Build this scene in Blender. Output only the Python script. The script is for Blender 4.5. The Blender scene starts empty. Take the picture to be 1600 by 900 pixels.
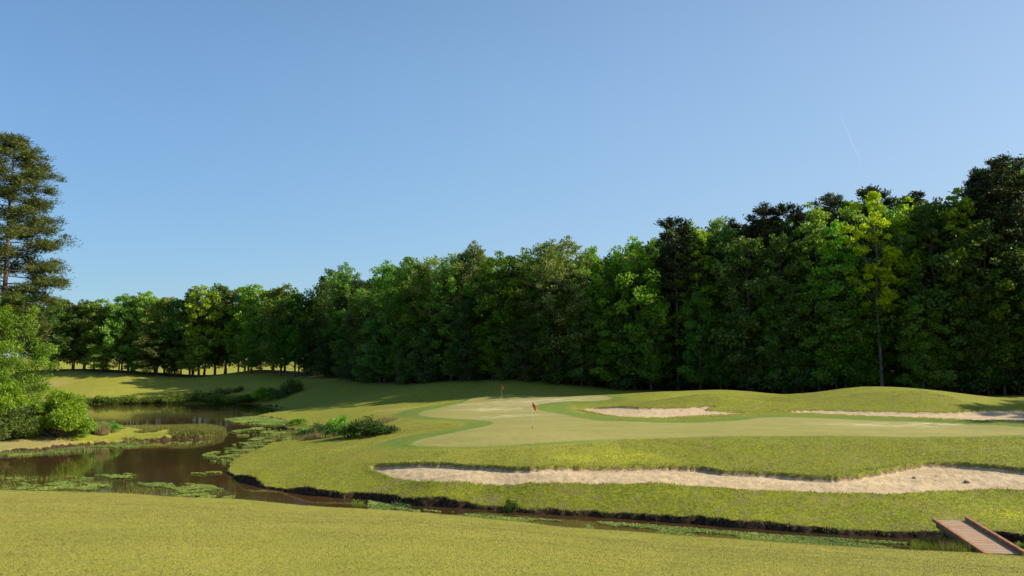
import bpy, math, random
import numpy as np
from math import radians as R
C = bpy.context.scene
col = C.collection
# ------------------------------------------------------------------ camera, light, exposure
F = 1232.0; PITCH = math.atan(127/F); H = 8.3            # water level is z = 0
cd = bpy.data.cameras.new('camera'); cam = bpy.data.objects.new('camera', cd); col.objects.link(cam)
cd.sensor_width = 36; cd.lens = 36*F/1600; cd.clip_end = 8000; cd.clip_start = 0.1
cam.location = (0, 0, H); cam.rotation_euler = (R(90)+PITCH, 0, 0); C.camera = cam
AZ, EL = 0.0, 32.5                                       # sun azimuth from +X towards +Y
w = bpy.data.worlds.new('World'); C.world = w; w.use_nodes = True
wt = w.node_tree; bg = wt.nodes['Background']
sky = wt.nodes.new('ShaderNodeTexSky'); sky.sky_type = 'NISHITA'; sky.sun_disc = False
sky.sun_elevation = R(EL); sky.sun_rotation = R(90-AZ)
sky.air_density = 1.0; sky.dust_density = 0.4; sky.ozone_density = 2.5; sky.altitude = 0
# painted sky tint: dims the horizon, lifts the upper middle, darkest on the left
def _wn(t, **k):
    x = wt.nodes.new(t)
    for a_, b_ in k.items(): setattr(x, a_, b_)
    return x
_tc = _wn('ShaderNodeTexCoord'); _sx = _wn('ShaderNodeSeparateXYZ'); wt.links.new(_tc.outputs['Generated'], _sx.inputs[0])
_e = _wn('ShaderNodeMapRange', interpolation_type='SMOOTHSTEP'); wt.links.new(_sx.outputs['Z'], _e.inputs[0]); _e.inputs[1].default_value = -.05; _e.inputs[2].default_value = .40
_h = _wn('ShaderNodeMix', data_type='RGBA'); wt.links.new(_e.outputs[0], _h.inputs[0]); _h.inputs[6].default_value = (.70, .72, .78, 1); _h.inputs[7].default_value = (1.24, 1.24, 1.20, 1)
_x = _wn('ShaderNodeMapRange'); wt.links.new(_sx.outputs['X'], _x.inputs[0]); _x.inputs[1].default_value = -.52; _x.inputs[2].default_value = .52
_s = _wn('ShaderNodeValToRGB'); wt.links.new(_x.outputs[0], _s.inputs[0]); _s.color_ramp.interpolation = 'B_SPLINE'
_s.color_ramp.elements[0].color = (.62, .76, .86, 1); _s.color_ramp.elements[1].color = (.94, .86, .79, 1)
_k = _s.color_ramp.elements.new(.5); _k.color = (1.04, 1.10, 1.10, 1)
_m1 = _wn('ShaderNodeMix', data_type='RGBA', blend_type='MULTIPLY'); _m1.inputs[0].default_value = 1; wt.links.new(sky.outputs[0], _m1.inputs[6]); wt.links.new(_h.outputs[2], _m1.inputs[7])
_m2 = _wn('ShaderNodeMix', data_type='RGBA', blend_type='MULTIPLY'); _m2.inputs[0].default_value = 1; wt.links.new(_m1.outputs[2], _m2.inputs[6]); wt.links.new(_s.outputs[0], _m2.inputs[7])
wt.links.new(_m2.outputs[2], bg.inputs[0]); bg.inputs[1].default_value = 0.098
sl = bpy.data.lights.new('sun', 'SUN'); so = bpy.data.objects.new('sun', sl); col.objects.link(so)
sl.energy = 5.0; sl.angle = R(0.53); sl.color = (1.0, 0.90, 0.72)
so.rotation_euler = (R(90-EL), 0, R(90+AZ))
C.view_settings.view_transform = 'Standard'; C.view_settings.look = 'None'
C.view_settings.exposure = 0.72; C.view_settings.gamma = 1
C.render.resolution_x = 1024; C.render.resolution_y = 576
C.render.engine = 'CYCLES'
C.cycles.max_bounces = 6; C.cycles.transmission_bounces = 4; C.cycles.transparent_max_bounces = 6

# ------------------------------------------------------------------ helpers
cp, sp = math.cos(PITCH), math.sin(PITCH)
def at(px, py, d):
    u = (px-800)/F; v = (450-py)/F
    ry = cp - v*sp; rz = sp + v*cp
    return (u/ry*d, d, H + rz/ry*d)
def atz(px, py, z):
    u = (px-800)/F; v = (450-py)/F
    ry = cp - v*sp; rz = sp + v*cp
    k = (z-H)/rz
    return (u*k, ry*k, z)
def tag(o, label=None, cat=None, group=None, kind=None):
    if label: o['label'] = label
    if cat: o['category'] = cat
    if group: o['group'] = group
    if kind: o['kind'] = kind
    return o
def link(name, data, parent=None):
    o = bpy.data.objects.new(name, data); col.objects.link(o)
    if parent: o.parent = parent
    return o
def np_mesh(name, V, faces, mat=None, smooth=False, attrs=None):
    V = np.asarray(V, np.float32); faces = np.asarray(faces, np.int32)
    k = faces.shape[1]; n = len(faces)
    me = bpy.data.meshes.new(name)
    me.vertices.add(len(V)); me.vertices.foreach_set('co', V.ravel())
    me.loops.add(n*k); me.loops.foreach_set('vertex_index', faces.ravel())
    me.polygons.add(n); me.polygons.foreach_set('loop_start', np.arange(0, n*k, k, dtype=np.int32))
    me.polygons.foreach_set('use_smooth', np.full(n, smooth))
    me.update(calc_edges=True)
    for an, a in (attrs or {}).items():
        at_ = me.attributes.new(an, 'FLOAT', 'POINT'); at_.data.foreach_set('value', np.asarray(a, np.float32))
    if mat: me.materials.append(mat)
    return me
def _hash(ix, iy, s):
    n = (ix.astype(np.int64)*374761393 + iy.astype(np.int64)*668265263 + s*1442695041) & 0x7fffffff
    n = ((n ^ (n >> 13))*1274126177) & 0x7fffffff
    return ((n ^ (n >> 16)) & 0xffff)/65535.0
def vnoise(x, y, s=0):
    x = np.asarray(x, float); y = np.asarray(y, float)
    ix = np.floor(x); iy = np.floor(y); fx = x-ix; fy = y-iy
    fx = fx*fx*(3-2*fx); fy = fy*fy*(3-2*fy)
    a = _hash(ix, iy, s); b = _hash(ix+1, iy, s); c = _hash(ix, iy+1, s); d = _hash(ix+1, iy+1, s)
    return (a*(1-fx)+b*fx)*(1-fy)+(c*(1-fx)+d*fx)*fy
def fbm(x, y, s=0, o=3):
    r = 0; a = .5; t = 0
    for i in range(o):
        r = r+a*vnoise(x*2**i, y*2**i, s+i*17); t += a; a *= .5
    return r/t-.5
def sdpoly(X, Y, P):
    P = np.asarray(P, float)[:, :2]; n = len(P)
    best = np.full(X.shape, 1e18); ins = np.zeros(X.shape, bool)
    for i in range(n):
        x0, y0 = P[i]; x1, y1 = P[(i+1) % n]
        dx, dy = x1-x0, y1-y0; L = dx*dx+dy*dy+1e-12
        t = np.clip(((X-x0)*dx+(Y-y0)*dy)/L, 0, 1)
        best = np.minimum(best, (X-x0-t*dx)**2+(Y-y0-t*dy)**2)
        c = ((y0 > Y) != (y1 > Y)) & (X < (x1-x0)*(Y-y0)/(y1-y0+1e-12)+x0)
        ins ^= c
    return np.where(ins, 1, -1)*np.sqrt(best)
def sdline(X, Y, P):
    best = np.full(X.shape, 1e18)
    for (x0, y0), (x1, y1) in zip(P[:-1], P[1:]):
        dx, dy = x1-x0, y1-y0; L = dx*dx+dy*dy+1e-12
        t = np.clip(((X-x0)*dx+(Y-y0)*dy)/L, 0, 1)
        best = np.minimum(best, (X-x0-t*dx)**2+(Y-y0-t*dy)**2)
    return np.sqrt(best)
def catmull(P, n=5):
    P = [np.array(p, float) for p in P]; out = []; m = len(P)
    for i in range(m):
        a, b, c, d = P[i-1], P[i], P[(i+1) % m], P[(i+2) % m]
        for k in range(n):
            t = k/n
            out.append(.5*((2*b)+(-a+c)*t+(2*a-5*b+4*c-d)*t*t+(-a+3*b-3*c+d)*t**3))
    return out
def sstep(a, b, x):
    t = np.clip((x-a)/(b-a), 0, 1); return t*t*(3-2*t)

# ------------------------------------------------------------------ plan of the course
near_shore = [(-900,780),(-500,781),(0,780),(200,783),(400,796),(500,804),(640,812),(800,827),(1000,846),(1200,858),(1400,871),(1540,878),(1700,893),(2100,915)]
far_shore = [(2100,868),(1750,862),(1620,852),(1560,845),(1500,845),(1440,843),(1340,837),(1200,829),(1100,821),(1000,813),(900,807),(800,800),(720,795),(640,790),(600,784),
             (520,777),(450,770),(400,761),(365,748),(352,735),(362,722),(395,706),(425,694),(478,686),(500,681),(478,675),(440,670),(452,662),(430,656),(400,651),(432,645),(442,638),(420,634),(395,631),(300,631),(120,630),(-200,629),(-900,628)]
pen = [(-900,650),(-200,656),(60,658),(140,661),(200,667),(260,666),(330,668),(352,674),(350,681),(330,685),(200,691),(100,698),(60,704),(0,708),(-300,715),(-900,722)]
W = [atz(x, y, 0)[:2] for x, y in near_shore+far_shore]
PEN = [atz(x, y, 0)[:2] for x, y in pen]
ctl = []
edge = [(-1500,762),(-900,763),(-400,765),(0,768),(200,772),(400,784),(500,792),(640,800),(800,815),(1000,833),(1200,846),(1400,858),(1540,866),(1700,878),(2100,900),(2600,930)]
for x, y in edge:
    e = atz(x, y, .72)
    for f in (.12, .3, .5, .7, .86, 1):
        ctl.append((e[0]*f, e[1]*f, 6.7+(e[2]-6.7)*f + .25*math.sin(f*math.pi)*.4))
for x, y in near_shore: p = atz(x, y, 0); ctl.append((p[0], p[1]+.1, .3))
for x, y in far_shore[:16]:
    p = atz(x, y, 0); ctl.append((p[0], p[1]+.5, .37+.10*math.sin(x*.013)))
for x, y in far_shore[16:]:
    p = atz(x, y, 0); ctl.append((p[0]+.4, p[1]+.4, .25))
for x, y in pen: p = atz(x, y, 0); ctl.append((p[0], p[1], .22))
for px, py, z in [(600,745,1.07),(600,725,1.45),(700,755,1.2),(850,756,1.35),(1000,757,1.5),(1200,768,1.35),(1400,774,1.3),(1560,766,1.45),(1700,768,1.6),
    (740,727,1.8),(940,730,1.95),(1090,729,2.0),(1250,743,1.85),(1330,743,1.9),(1450,723,2.35),(1560,727,2.35),(1700,738,2.2),
    (600,695,2.3),(680,697,2.5),(800,696,2.7),(832,671,3.4),(900,690,2.9),(660,650,2.9),(760,660,3.1),(655,640,3.0),(784,623,3.5),(784,640,3.35),
    (1000,683,3.1),(1150,682,3.2),(1300,681,3.3),(1450,683,3.3),(1550,681,3.3),(1640,676,3.4),(1500,661,3.6),(1350,655,3.65),(1200,651,3.7),(1010,660,3.5),(930,655,3.5),(860,640,3.5),
    (1010,653,3.55),(1110,636,3.8),(940,636,3.75),(1000,629,4.4),(1070,622,4.65),(950,620,3.9),(1110,627,4.5),
    (1300,647,3.8),(1500,656,3.8),(1600,659,3.8),(1400,643,4.05),(1500,643,4.1),(1600,641,4.1),(1750,640,4.3),(1160,645,3.8),
    (1380,604.5,6.15),(1330,606,5.95),(1430,607,5.95),(1260,616,5.15),(1200,624,4.5),(1500,617,5.1),(1600,627,4.2),(1700,625,4.5),(1380,625,5.0),(1280,628,4.7),(1480,630,4.8),
    (1150,610,5.3),(1235,617,4.75),(1060,615,4.5),(480,655,.45),(520,630,1.8),(600,625,2.7),(560,645,1.6),(600,660,2.0),(520,680,.7),(560,700,1.4),(500,720,1.1),
    (400,740,.6),(450,700,.7),(700,625,3.0),(620,675,2.1),(540,745,.8),(480,755,.6),(460,640,.4),
    (0,690,.8),(100,680,1.0),(250,675,.8),(320,678,.5),(50,668,1.1),(-300,680,1.4),(-700,670,2.0)]:
    ctl.append(atz(px, py, z))
for px, py, d in [(660,608,150),(740,606,148),(900,599,147),(800,593,151),(650,599,165),(560,604,176),(500,604,188),(450,603,200),(470,618,180),
    (-300,600,225),(0,600,222),(100,600,222),(150,612,206),(300,611,208),(60,590,230),(60,578,242),(120,578,238),(200,584,234),(300,589,236),(400,578,236),(470,590,214),(400,598,212),(300,600,220),
    (-300,575,250),(430,612,196),(150,569,305),(150,561,370),(350,573,305),(350,564,370),(0,566,305),(520,581,270),(520,572,320),(650,583,230),(700,565,300),(-300,560,330)]:
    ctl.append(at(px, py, d))
ctl += [(5,108,4.3),(30,138,4.5),(45,115,4.2),(60,126,4.3),(85,115,5.2),(20,150,5.3),(60,165,7),(100,140,7),(110,90,5.5),(85,60,3.6),(60,45,1.9),(70,36,1.4),(-100,262,6.3),(-60,262,6.6),(-150,262,6.6),
    (0,-30,7.5),(60,-30,7),(-60,-30,7.5),(-90,0,5.5),(90,0,5.0),(0,210,10),(100,250,12),(200,120,8),(200,0,5),(-220,60,3),(-250,200,6),(-200,-80,7),(200,-80,6),(0,-200,7)]
for a in range(0, 360, 30): ctl.append((900*math.cos(R(a)), 900*math.sin(R(a)), 16)); ctl.append((1800*math.cos(R(a)), 1800*math.sin(R(a)), 18))
ctl = np.array(ctl); cc = 4.0
def _k(r2): return -np.sqrt(r2+cc*cc)
n = len(ctl)
A = np.zeros((n+3, n+3)); dx = ctl[:, None, 0]-ctl[None, :, 0]; dy = ctl[:, None, 1]-ctl[None, :, 1]
A[:n, :n] = _k(dx*dx+dy*dy) + np.eye(n)*.02
A[:n, n] = 1; A[:n, n+1:] = ctl[:, :2]/100; A[n:, :n] = A[:n, n:].T
sol = np.linalg.solve(A, np.concatenate([ctl[:, 2], [0, 0, 0]]))
def rbf(X, Y):
    Z = sol[n]+sol[n+1]*X/100+sol[n+2]*Y/100
    for i in range(n): Z = Z+sol[i]*_k((X-ctl[i, 0])**2+(Y-ctl[i, 1])**2)
    return Z
DS = 30*1.0035**np.arange(700)
def hit(px, py, z0=1.0):
    u = (px-800)/F; v = (450-py)/F; ry = cp-v*sp; rz = sp+v*cp
    X_ = u/ry*DS; Z_ = H+rz/ry*DS; g_ = rbf(X_, DS)-Z_
    k_ = np.nonzero((g_[1:] > 0) & (g_[:-1] <= 0))[0]
    k_ = [i_ for i_ in k_ if DS[i_] > 36]
    if not len(k_): return atz(px, py, z0)
    i_ = k_[0]; t_ = g_[i_]/(g_[i_]-g_[i_+1]); d_ = DS[i_]+(DS[i_+1]-DS[i_])*t_
    return (u/ry*d_, d_, H+rz/ry*d_)
def poly(L, z, sm=4):
    return np.array(catmull([hit(t[0], t[1], t[2] if len(t) > 2 else z)[:2] for t in L], sm))
B1 = poly([(578,730,1.4),(592,725,1.5),(640,723,1.6),(700,724,1.75),(760,728,1.8),(820,731,1.85),(940,730,1.95),(1080,729,2.0),(1130,735,1.9),(1200,738,1.9),(1260,743,1.85),(1310,745,1.85),(1350,741,1.95),(1400,731,2.2),
    (1445,723,2.35),(1500,723,2.4),(1560,728,2.3),(1700,741,2.2),(1850,748,2.2),(1880,762,1.8),(1700,766,1.55),(1560,765,1.45),(1480,769,1.4),(1400,773,1.3),(1300,771,1.3),(1200,767,1.35),(1050,757,1.5),(900,755,1.4),(750,756,1.3),(680,753,1.2),(620,747,1.1),(595,739,1.2)], 1.5)
B2 = poly([(905,640,3.65),(935,636.5,3.75),(1000,636.5,3.85),(1070,636,3.85),(1118,634.5,3.85),(1105,640,3.8),(1165,645,3.75),(1110,648.5,3.65),(1060,651,3.6),(1010,653,3.55),(950,649,3.55)], 3.7)
B3 = poly([(1225,643.5,3.8),(1290,640,3.95),(1400,643,4.05),(1500,643,4.1),(1600,641,4.1),(1700,640,4.2),(1740,650,4.0),(1680,660,3.8),(1600,658,3.8),(1500,656,3.8),(1400,651,3.8),(1300,647,3.8)], 3.9)
B4 = poly([(585,640,2.6),(600,638,2.6),(632,637,2.8),(634,640,2.7),(600,642,2.6)], 2.6)
GREEN = poly([(735,623,3.2),(700,634,3.1),(657,644,3.0),(668,651,2.95),(755,657,3.1),(768,663,3.1),(720,674,2.8),(648,689,2.5),(665,697,2.45),(800,695.5,2.7),(950,687,3.0),(1100,682.5,3.15),(1300,681,3.3),(1450,683,3.3),(1560,681,3.3),
    (1640,676,3.4),(1600,667,3.5),(1500,662,3.6),(1350,656,3.65),(1200,652,3.7),(1160,657,3.65),(1080,660,3.55),(1010,660,3.5),(930,656,3.5),(880,647,3.5),(838,636,3.5),(870,628,3.6),(960,621,3.8),(850,619.5,3.7),(780,620,3.6)], 3.4)
FRNG = poly([(735,621,3.2),(670,634,3.1),(620,646,2.9),(640,655,2.8),(712,659,3.0),(722,665,3.0),(690,673,2.7),(598,690,2.3),(592,700,2.25),(700,701.5,2.45),(850,697,2.75),(1000,685.5,3.0),(1150,683.5,3.1),(1300,682,3.25),(1450,684.5,3.25),(1560,682.5,3.2),
    (1660,678,3.4),(1640,663,3.6),(1500,657.5,3.7),(1350,650,3.8),(1200,647.5,3.8),(1150,651,3.7),(1080,654.5,3.6),(1010,655.5,3.55),(930,649,3.55),(893,640,3.6),(905,632,3.7),(980,622,3.9),(850,618,3.75),(780,618.5,3.7)], 3.4)
PATH = [hit(908,597)[:2], hit(930,602)[:2], hit(958,606)[:2], hit(1000,609)[:2], hit(1040,605)[:2], hit(1068,600)[:2], (44,158), (58,175)]
YEL = [(hit(975,715)[:2], 2.6), (hit(905,717)[:2], 2.0), (hit(1590,805)[:2], 1.6)]
SPOT = [(hit(800,650)[:2], 4.0, 1.2), (hit(775,628)[:2], 6.0, 2.5), (hit(850,627)[:2], 7, 2.0), (hit(1380,664)[:2], 5, 1.0), (hit(1490,661)[:2], 6, 1.0), (hit(775,640)[:2], 4, 1.5)]
TL = [(-170,238),(-130,237),(-97,236),(-78,235),(-62,225),(-46,205),(-34,182),(-20,165),(0,151),(21,141),(41,133),(58,122),(73,115),(97,113),(125,104)]   # front of the wood
FOREST = TL+[(140,60),(400,60),(400,420),(0,420),(10,300),(-30,262),(-60,252),(-100,252),(-170,254)]
FORW = TL[3:]+[(140,60),(400,60),(400,420),(0,420),(10,300),(-30,262)]
def fields(X, Y, full=True):
    j = fbm(X*.9, Y*.9, 5)
    sw = np.maximum(sdpoly(X, Y, W), -1e9); spn = sdpoly(X, Y, PEN)
    far = np.clip(Y/60, .6, 3)
    sw = np.minimum(sw, -spn) + j*.9*far
    z = rbf(X, Y)
    z = z + fbm(X*.25, Y*.25, 9)*.12 + fbm(X*1.7, Y*1.7, 3)*.035
    z = np.maximum(z, .14)
    sand = []
    for B in (B1, B2, B3):
        s = sdpoly(X, Y, B); sand.append(s)
    s_all = np.maximum.reduce(sand) + fbm(X*1.3, Y*1.3, 31)*.32 + fbm(X*5, Y*5, 33)*.12
    dep = np.where(sand[0] > -2, .29, .15)
    z = z - dep*sstep(-.02, .22, s_all) + .06*sstep(-.8, -.05, s_all)*(1-sstep(-.05, .1, s_all))
    z = z + sstep(0, .8, s_all)*(fbm(X*2.2, Y*2.2, 41)*.10)
    bw = .22
    f = sstep(-bw, .06, sw)
    zb = -.25-np.clip(sw, 0, 3)*.3
    z = z*(1-f)+zb*f
    return z, sw, s_all, sand
def ground_z(x, y):
    return float(fields(np.array([float(x)]), np.array([float(y)]))[0][0])
def ground_zs(X, Y): return fields(X, Y)[0]

# ------------------------------------------------------------------ materials
def M(name):
    m = bpy.data.materials.new(name); m.use_nodes = True
    nt = m.node_tree; b = nt.nodes['Principled BSDF']
    return m, nt, b
class NB:
    def __init__(s, nt): s.nt = nt
    def n(s, t, **k):
        x = s.nt.nodes.new(t)
        for a, b in k.items(): setattr(x, a, b)
        return x
    def l(s, a, b): s.nt.links.new(a, b)
    def attr(s, name): x = s.n('ShaderNodeAttribute'); x.attribute_name = name; return x.outputs['Fac']
    def noise(s, scale, detail=3, rough=.55, vec=None, stretch=None):
        x = s.n('ShaderNodeTexNoise'); x.inputs['Scale'].default_value = scale; x.inputs['Detail'].default_value = detail; x.inputs['Roughness'].default_value = rough
        if vec is None: vec = s.n('ShaderNodeNewGeometry').outputs['Position']
        if stretch:
            m = s.n('ShaderNodeMapping'); m.inputs['Scale'].default_value = stretch; s.l(vec, m.inputs[0]); vec = m.outputs[0]
        s.l(vec, x.inputs['Vector']); return x.outputs['Fac']
    def math(s, op, a, b=None, c=None, clamp=False):
        x = s.n('ShaderNodeMath', operation=op); x.use_clamp = clamp
        for i, v in enumerate((a, b, c)):
            if v is None: continue
            if isinstance(v, (int, float)): x.inputs[i].default_value = v
            else: s.l(v, x.inputs[i])
        return x.outputs[0]
    def ramp(s, v, a, b, lo=0, hi=1):
        x = s.n('ShaderNodeMapRange'); x.clamp = True
        for i, q in enumerate((v, a, b, lo, hi)):
            if isinstance(q, (int, float)): x.inputs[i].default_value = q
            else: s.l(q, x.inputs[i])
        return x.outputs[0]
    def mix(s, f, a, b):
        x = s.n('ShaderNodeMix', data_type='RGBA')
        for i, v in ((0, f), (6, a), (7, b)):
            if isinstance(v, tuple): x.inputs[i].default_value = v+(1,)
            elif isinstance(v, (int, float)): x.inputs[i].default_value = v
            else: s.l(v, x.inputs[i])
        return x.outputs[2]
def ground_material():
    m, nt, b = M('turf'); g = NB(nt)
    big = g.noise(.12, 3); mid = g.noise(.9, 4); fine = g.noise(14, 4, .7); fine2 = g.noise(45, 2, .7)
    patch = g.noise(.45, 4, .6); clump = g.noise(4.5, 4, .65)
    # rough: lime with olive and dry tufts
    rough = g.mix(g.ramp(clump, .36, .64), (.135, .165, .012), (.300, .305, .022))
    rough = g.mix(g.ramp(patch, .45, .7, 0, .75), rough, (.26, .225, .045))
    rough = g.mix(g.ramp(mid, .5, .72, 0, .6), rough, (.125, .175, .012))
    rough = g.mix(g.ramp(fine, .5, .75, 0, .7), rough, (.085, .11, .010))
    # fairway turf
    fair = g.mix(g.ramp(patch, .35, .65), (.255, .250, .032), (.335, .295, .048))
    fair = g.mix(g.ramp(mid, .42, .7, 0, .6), fair, (.215, .235, .026))
    fair = g.mix(g.ramp(clump, .5, .8, 0, .45), fair, (.37, .32, .075))
    fair = g.mix(g.ramp(fine, .45, .72, 0, .45), fair, (.15, .165, .022))
    rough = g.mix(g.ramp(g.noise(1.3, 4, .65), .52, .66, 0, .6), rough, (.22, .17, .08))
    fair = g.mix(g.ramp(g.noise(.22, 3, .6, stretch=(1, .6, 1)), .42, .62, 0, .45), fair, (.215, .235, .03))
    c = g.mix(g.attr('fair'), rough, fair)
    # collar of darker green
    e = g.math('MULTIPLY', g.math('SUBTRACT', g.noise(1.2, 3), .5), 1.0)
    fr = g.math('ADD', g.attr('fringe'), e)
    frc = g.mix(g.ramp(mid, .35, .7), (.105, .175, .026), (.150, .210, .034))
    c = g.mix(g.ramp(fr, -.5, .8, 0, .8), c, frc)
    e2 = g.math('MULTIPLY', g.math('SUBTRACT', g.noise(2.0, 2), .5), .35)
    gr = g.math('ADD', g.attr('green'), e2)
    st = g.noise(.5, 3, .6, stretch=(.3, 1, 1))
    grc = g.mix(g.ramp(st, .32, .62), (.230, .230, .056), (.290, .252, .078))
    grc = g.mix(g.ramp(fine, .4, .7, 0, .25), grc, (.18, .18, .07))
    sp_ = g.math('MULTIPLY', g.attr('spots'), g.ramp(g.noise(1.6, 4, .65, stretch=(.45, 1, 1)), .42, .62))
    grc = g.mix(sp_, grc, (.50, .42, .28))
    c = g.mix(g.ramp(gr, -.25, .3), c, grc)
    # yellow flowers in the rough
    ye = g.math('MULTIPLY', g.attr('yellow'), g.ramp(g.noise(7, 3, .7), .46, .6))
    c = g.mix(ye, c, (.50, .50, .02))
    # bare earth patches and path
    pa = g.math('MULTIPLY', g.ramp(g.math('ADD', g.attr('path'), g.math('MULTIPLY', g.math('SUBTRACT', g.noise(1.0, 4), .5), 1.6)), -.3, .5), 1.0)
    c = g.mix(pa, c, g.mix(mid, (.25, .18, .12), (.38, .30, .21)))
    dry = g.ramp(g.math('ADD', g.attr('dry'), g.math('MULTIPLY', g.math('SUBTRACT', mid, .5), 1.0)), .3, .9, 0, .5)
    c = g.mix(dry, c, (.34, .24, .14))
    # leaf litter under the wood
    fo = g.ramp(g.math('ADD', g.attr('forest'), g.math('MULTIPLY', g.math('SUBTRACT', g.noise(.5, 4), .5), 6.0)), -1.2, 1.5)
    lit = g.mix(g.ramp(g.noise(2.5, 5, .7), .35, .65), (.050, .036, .022), (.13, .085, .045))
    lit = g.mix(g.ramp(g.noise(.7, 3, .7), .5, .65, 0, .7), lit, (.04, .06, .015))
    c = g.mix(fo, c, lit)
    # mud bank at the water line, with the bank's shade painted into its colour
    wj = g.math('ADD', g.attr('shore'), g.math('MULTIPLY', g.math('SUBTRACT', g.noise(3.0, 4, .7), .5), .5))
    c = g.mix(g.ramp(wj, -.42, -.24), c, g.mix(g.ramp(g.noise(5, 4), .4, .6), (.018, .012, .008), (.075, .042, .022)))
    # sand
    sa = g.attr('sand')
    sc = g.mix(g.ramp(g.noise(.8, 5, .6, stretch=(.35, 1.4, 1)), .3, .7), (.40, .295, .165), (.58, .45, .275))
    sc = g.mix(g.ramp(g.noise(9, 4, .7), .42, .75, 0, .55), sc, (.37, .265, .155))
    sc = g.mix(g.ramp(g.noise(2.4, 5, .75), .60, .72, 0, .6), sc, (.36, .26, .16))
    sj = g.math('ADD', sa, g.math('MULTIPLY', g.math('SUBTRACT', g.noise(4, 4, .7), .5), .45))
    c = g.mix(g.ramp(sj, .02, .10), c, (.20, .13, .07))
    c = g.mix(g.ramp(sj, .09, .18), c, sc)
    g.l(c, b.inputs['Base Color']); b.inputs['Roughness'].default_value = .95; b.inputs['Specular IOR Level'].default_value = .15
    # bump
    bf = g.n('ShaderNodeBump'); bf.inputs['Strength'].default_value = .8; bf.inputs['Distance'].default_value = 1
    smooth = g.math('MAXIMUM', g.ramp(gr, -.1, .3), g.math('MULTIPLY', g.attr('fair'), .35))
    amp = g.ramp(smooth, 0, 1, .10, .012)
    h1 = g.math('MULTIPLY', g.math('ADD', g.noise(7, 4, .75), g.math('MULTIPLY', fine2, .3)), amp)
    sandh = g.math('MULTIPLY', g.math('ADD', g.noise(5, 5, .7), g.math('MULTIPLY', g.noise(18, 3), .25)), .09)
    hh = g.n('ShaderNodeMix'); g.l(g.ramp(sj, .12, .26), hh.inputs[0]); g.l(h1, hh.inputs[2]); g.l(sandh, hh.inputs[3])
    g.l(hh.outputs[0], bf.inputs['Height']); g.l(bf.outputs[0], b.inputs['Normal'])
    return m
def leaf_material(name, c1, c2, trans=.35, var=.42, rough=.55, tcol=None, shift=(.9, 1.15), up=0, hue=(.482, .514), brown=0):
    m = bpy.data.materials.new(name); m.use_nodes = True; nt = m.node_tree; nt.nodes.clear(); g = NB(nt)
    out = g.n('ShaderNodeOutputMaterial')
    tone = g.attr('tone'); oi = g.n('ShaderNodeObjectInfo').outputs['Random']
    c = g.mix(tone, c1, c2)
    if brown:
        c = g.mix(g.ramp(g.noise(1.3, 4, .65), .52, .66, 0, brown), c, (.24, .185, .085))
        c = g.mix(g.ramp(g.noise(.6, 4, .6), .54, .66, 0, brown*.8), c, (.12, .17, .018))
    hsv = g.n('ShaderNodeHueSaturation'); g.l(c, hsv.inputs['Color'])
    g.l(g.ramp(oi, 0, 1, 1-var, 1+var), hsv.inputs['Value'])
    oi2 = g.math('FRACT', g.math('MULTIPLY', oi, 7.31)); g.l(g.ramp(oi2, 0, 1, hue[0], hue[1]), hsv.inputs['Hue'])
    oi3 = g.math('FRACT', g.math('MULTIPLY', oi, 13.7)); g.l(g.ramp(oi3, 0, 1, shift[0], shift[1]), hsv.inputs['Saturation'])
    p = g.n('ShaderNodeBsdfPrincipled'); g.l(hsv.outputs[0], p.inputs['Base Color']); p.inputs['Roughness'].default_value = rough; p.inputs['Specular IOR Level'].default_value = .3
    t = g.n('ShaderNodeBsdfTranslucent')
    if up:
        ge = g.n('ShaderNodeNewGeometry').outputs['Normal']; va = g.n('ShaderNodeVectorMath', operation='SCALE'); g.l(ge, va.inputs[0]); va.inputs['Scale'].default_value = 1-up
        vb = g.n('ShaderNodeVectorMath', operation='ADD'); g.l(va.outputs[0], vb.inputs[0]); vb.inputs[1].default_value = (0, 0, up)
        vn = g.n('ShaderNodeVectorMath', operation='NORMALIZE'); g.l(vb.outputs[0], vn.inputs[0]); g.l(vn.outputs[0], p.inputs['Normal'])
    h2 = g.n('ShaderNodeMix', data_type='RGBA', blend_type='MULTIPLY'); h2.inputs[0].default_value = 1
    g.l(hsv.outputs[0], h2.inputs[6]); h2.inputs[7].default_value = (tcol or (2.0, 2.1, .8))+(1,); g.l(h2.outputs[2], t.inputs['Color'])
    mx = g.n('ShaderNodeMixShader'); mx.inputs[0].default_value = trans
    g.l(p.outputs[0], mx.inputs[1]); g.l(t.outputs[0], mx.inputs[2]); g.l(mx.outputs[0], out.inputs[0])
    return m
def bark_material(name, a, b_, sc=6):
    m, nt, b = M(name); g = NB(nt)
    tc = g.n('ShaderNodeTexCoord').outputs['Object']
    f = g.noise(sc, 4, .6, vec=tc, stretch=(1, 1, .25))
    g.l(g.mix(g.ramp(f, .3, .7), a, b_), b.inputs['Base Color']); b.inputs['Roughness'].default_value = .9
    bp = g.n('ShaderNodeBump'); bp.inputs['Strength'].default_value = .6; bp.inputs['Distance'].default_value = .05; g.l(f, bp.inputs['Height']); g.l(bp.outputs[0], b.inputs['Normal'])
    return m
m_turf = ground_material()
m_leaf = leaf_material('leaf_green', (.064, .138, .020), (.180, .300, .044))
m_leafb = leaf_material('leaf_bright', (.135, .225, .024), (.270, .380, .050), var=.15)
m_leafy = leaf_material('leaf_yellow', (.25, .31, .022), (.42, .46, .04), var=.05, hue=(.5, .51))
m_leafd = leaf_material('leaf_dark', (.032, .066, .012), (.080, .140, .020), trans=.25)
m_leafo = leaf_material('leaf_olive', (.080, .115, .024), (.175, .205, .046), trans=.3)
m_pine = leaf_material('needle_dark', (.022, .034, .012), (.050, .066, .020), trans=.15, tcol=(1.6, 1.6, .9))
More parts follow.
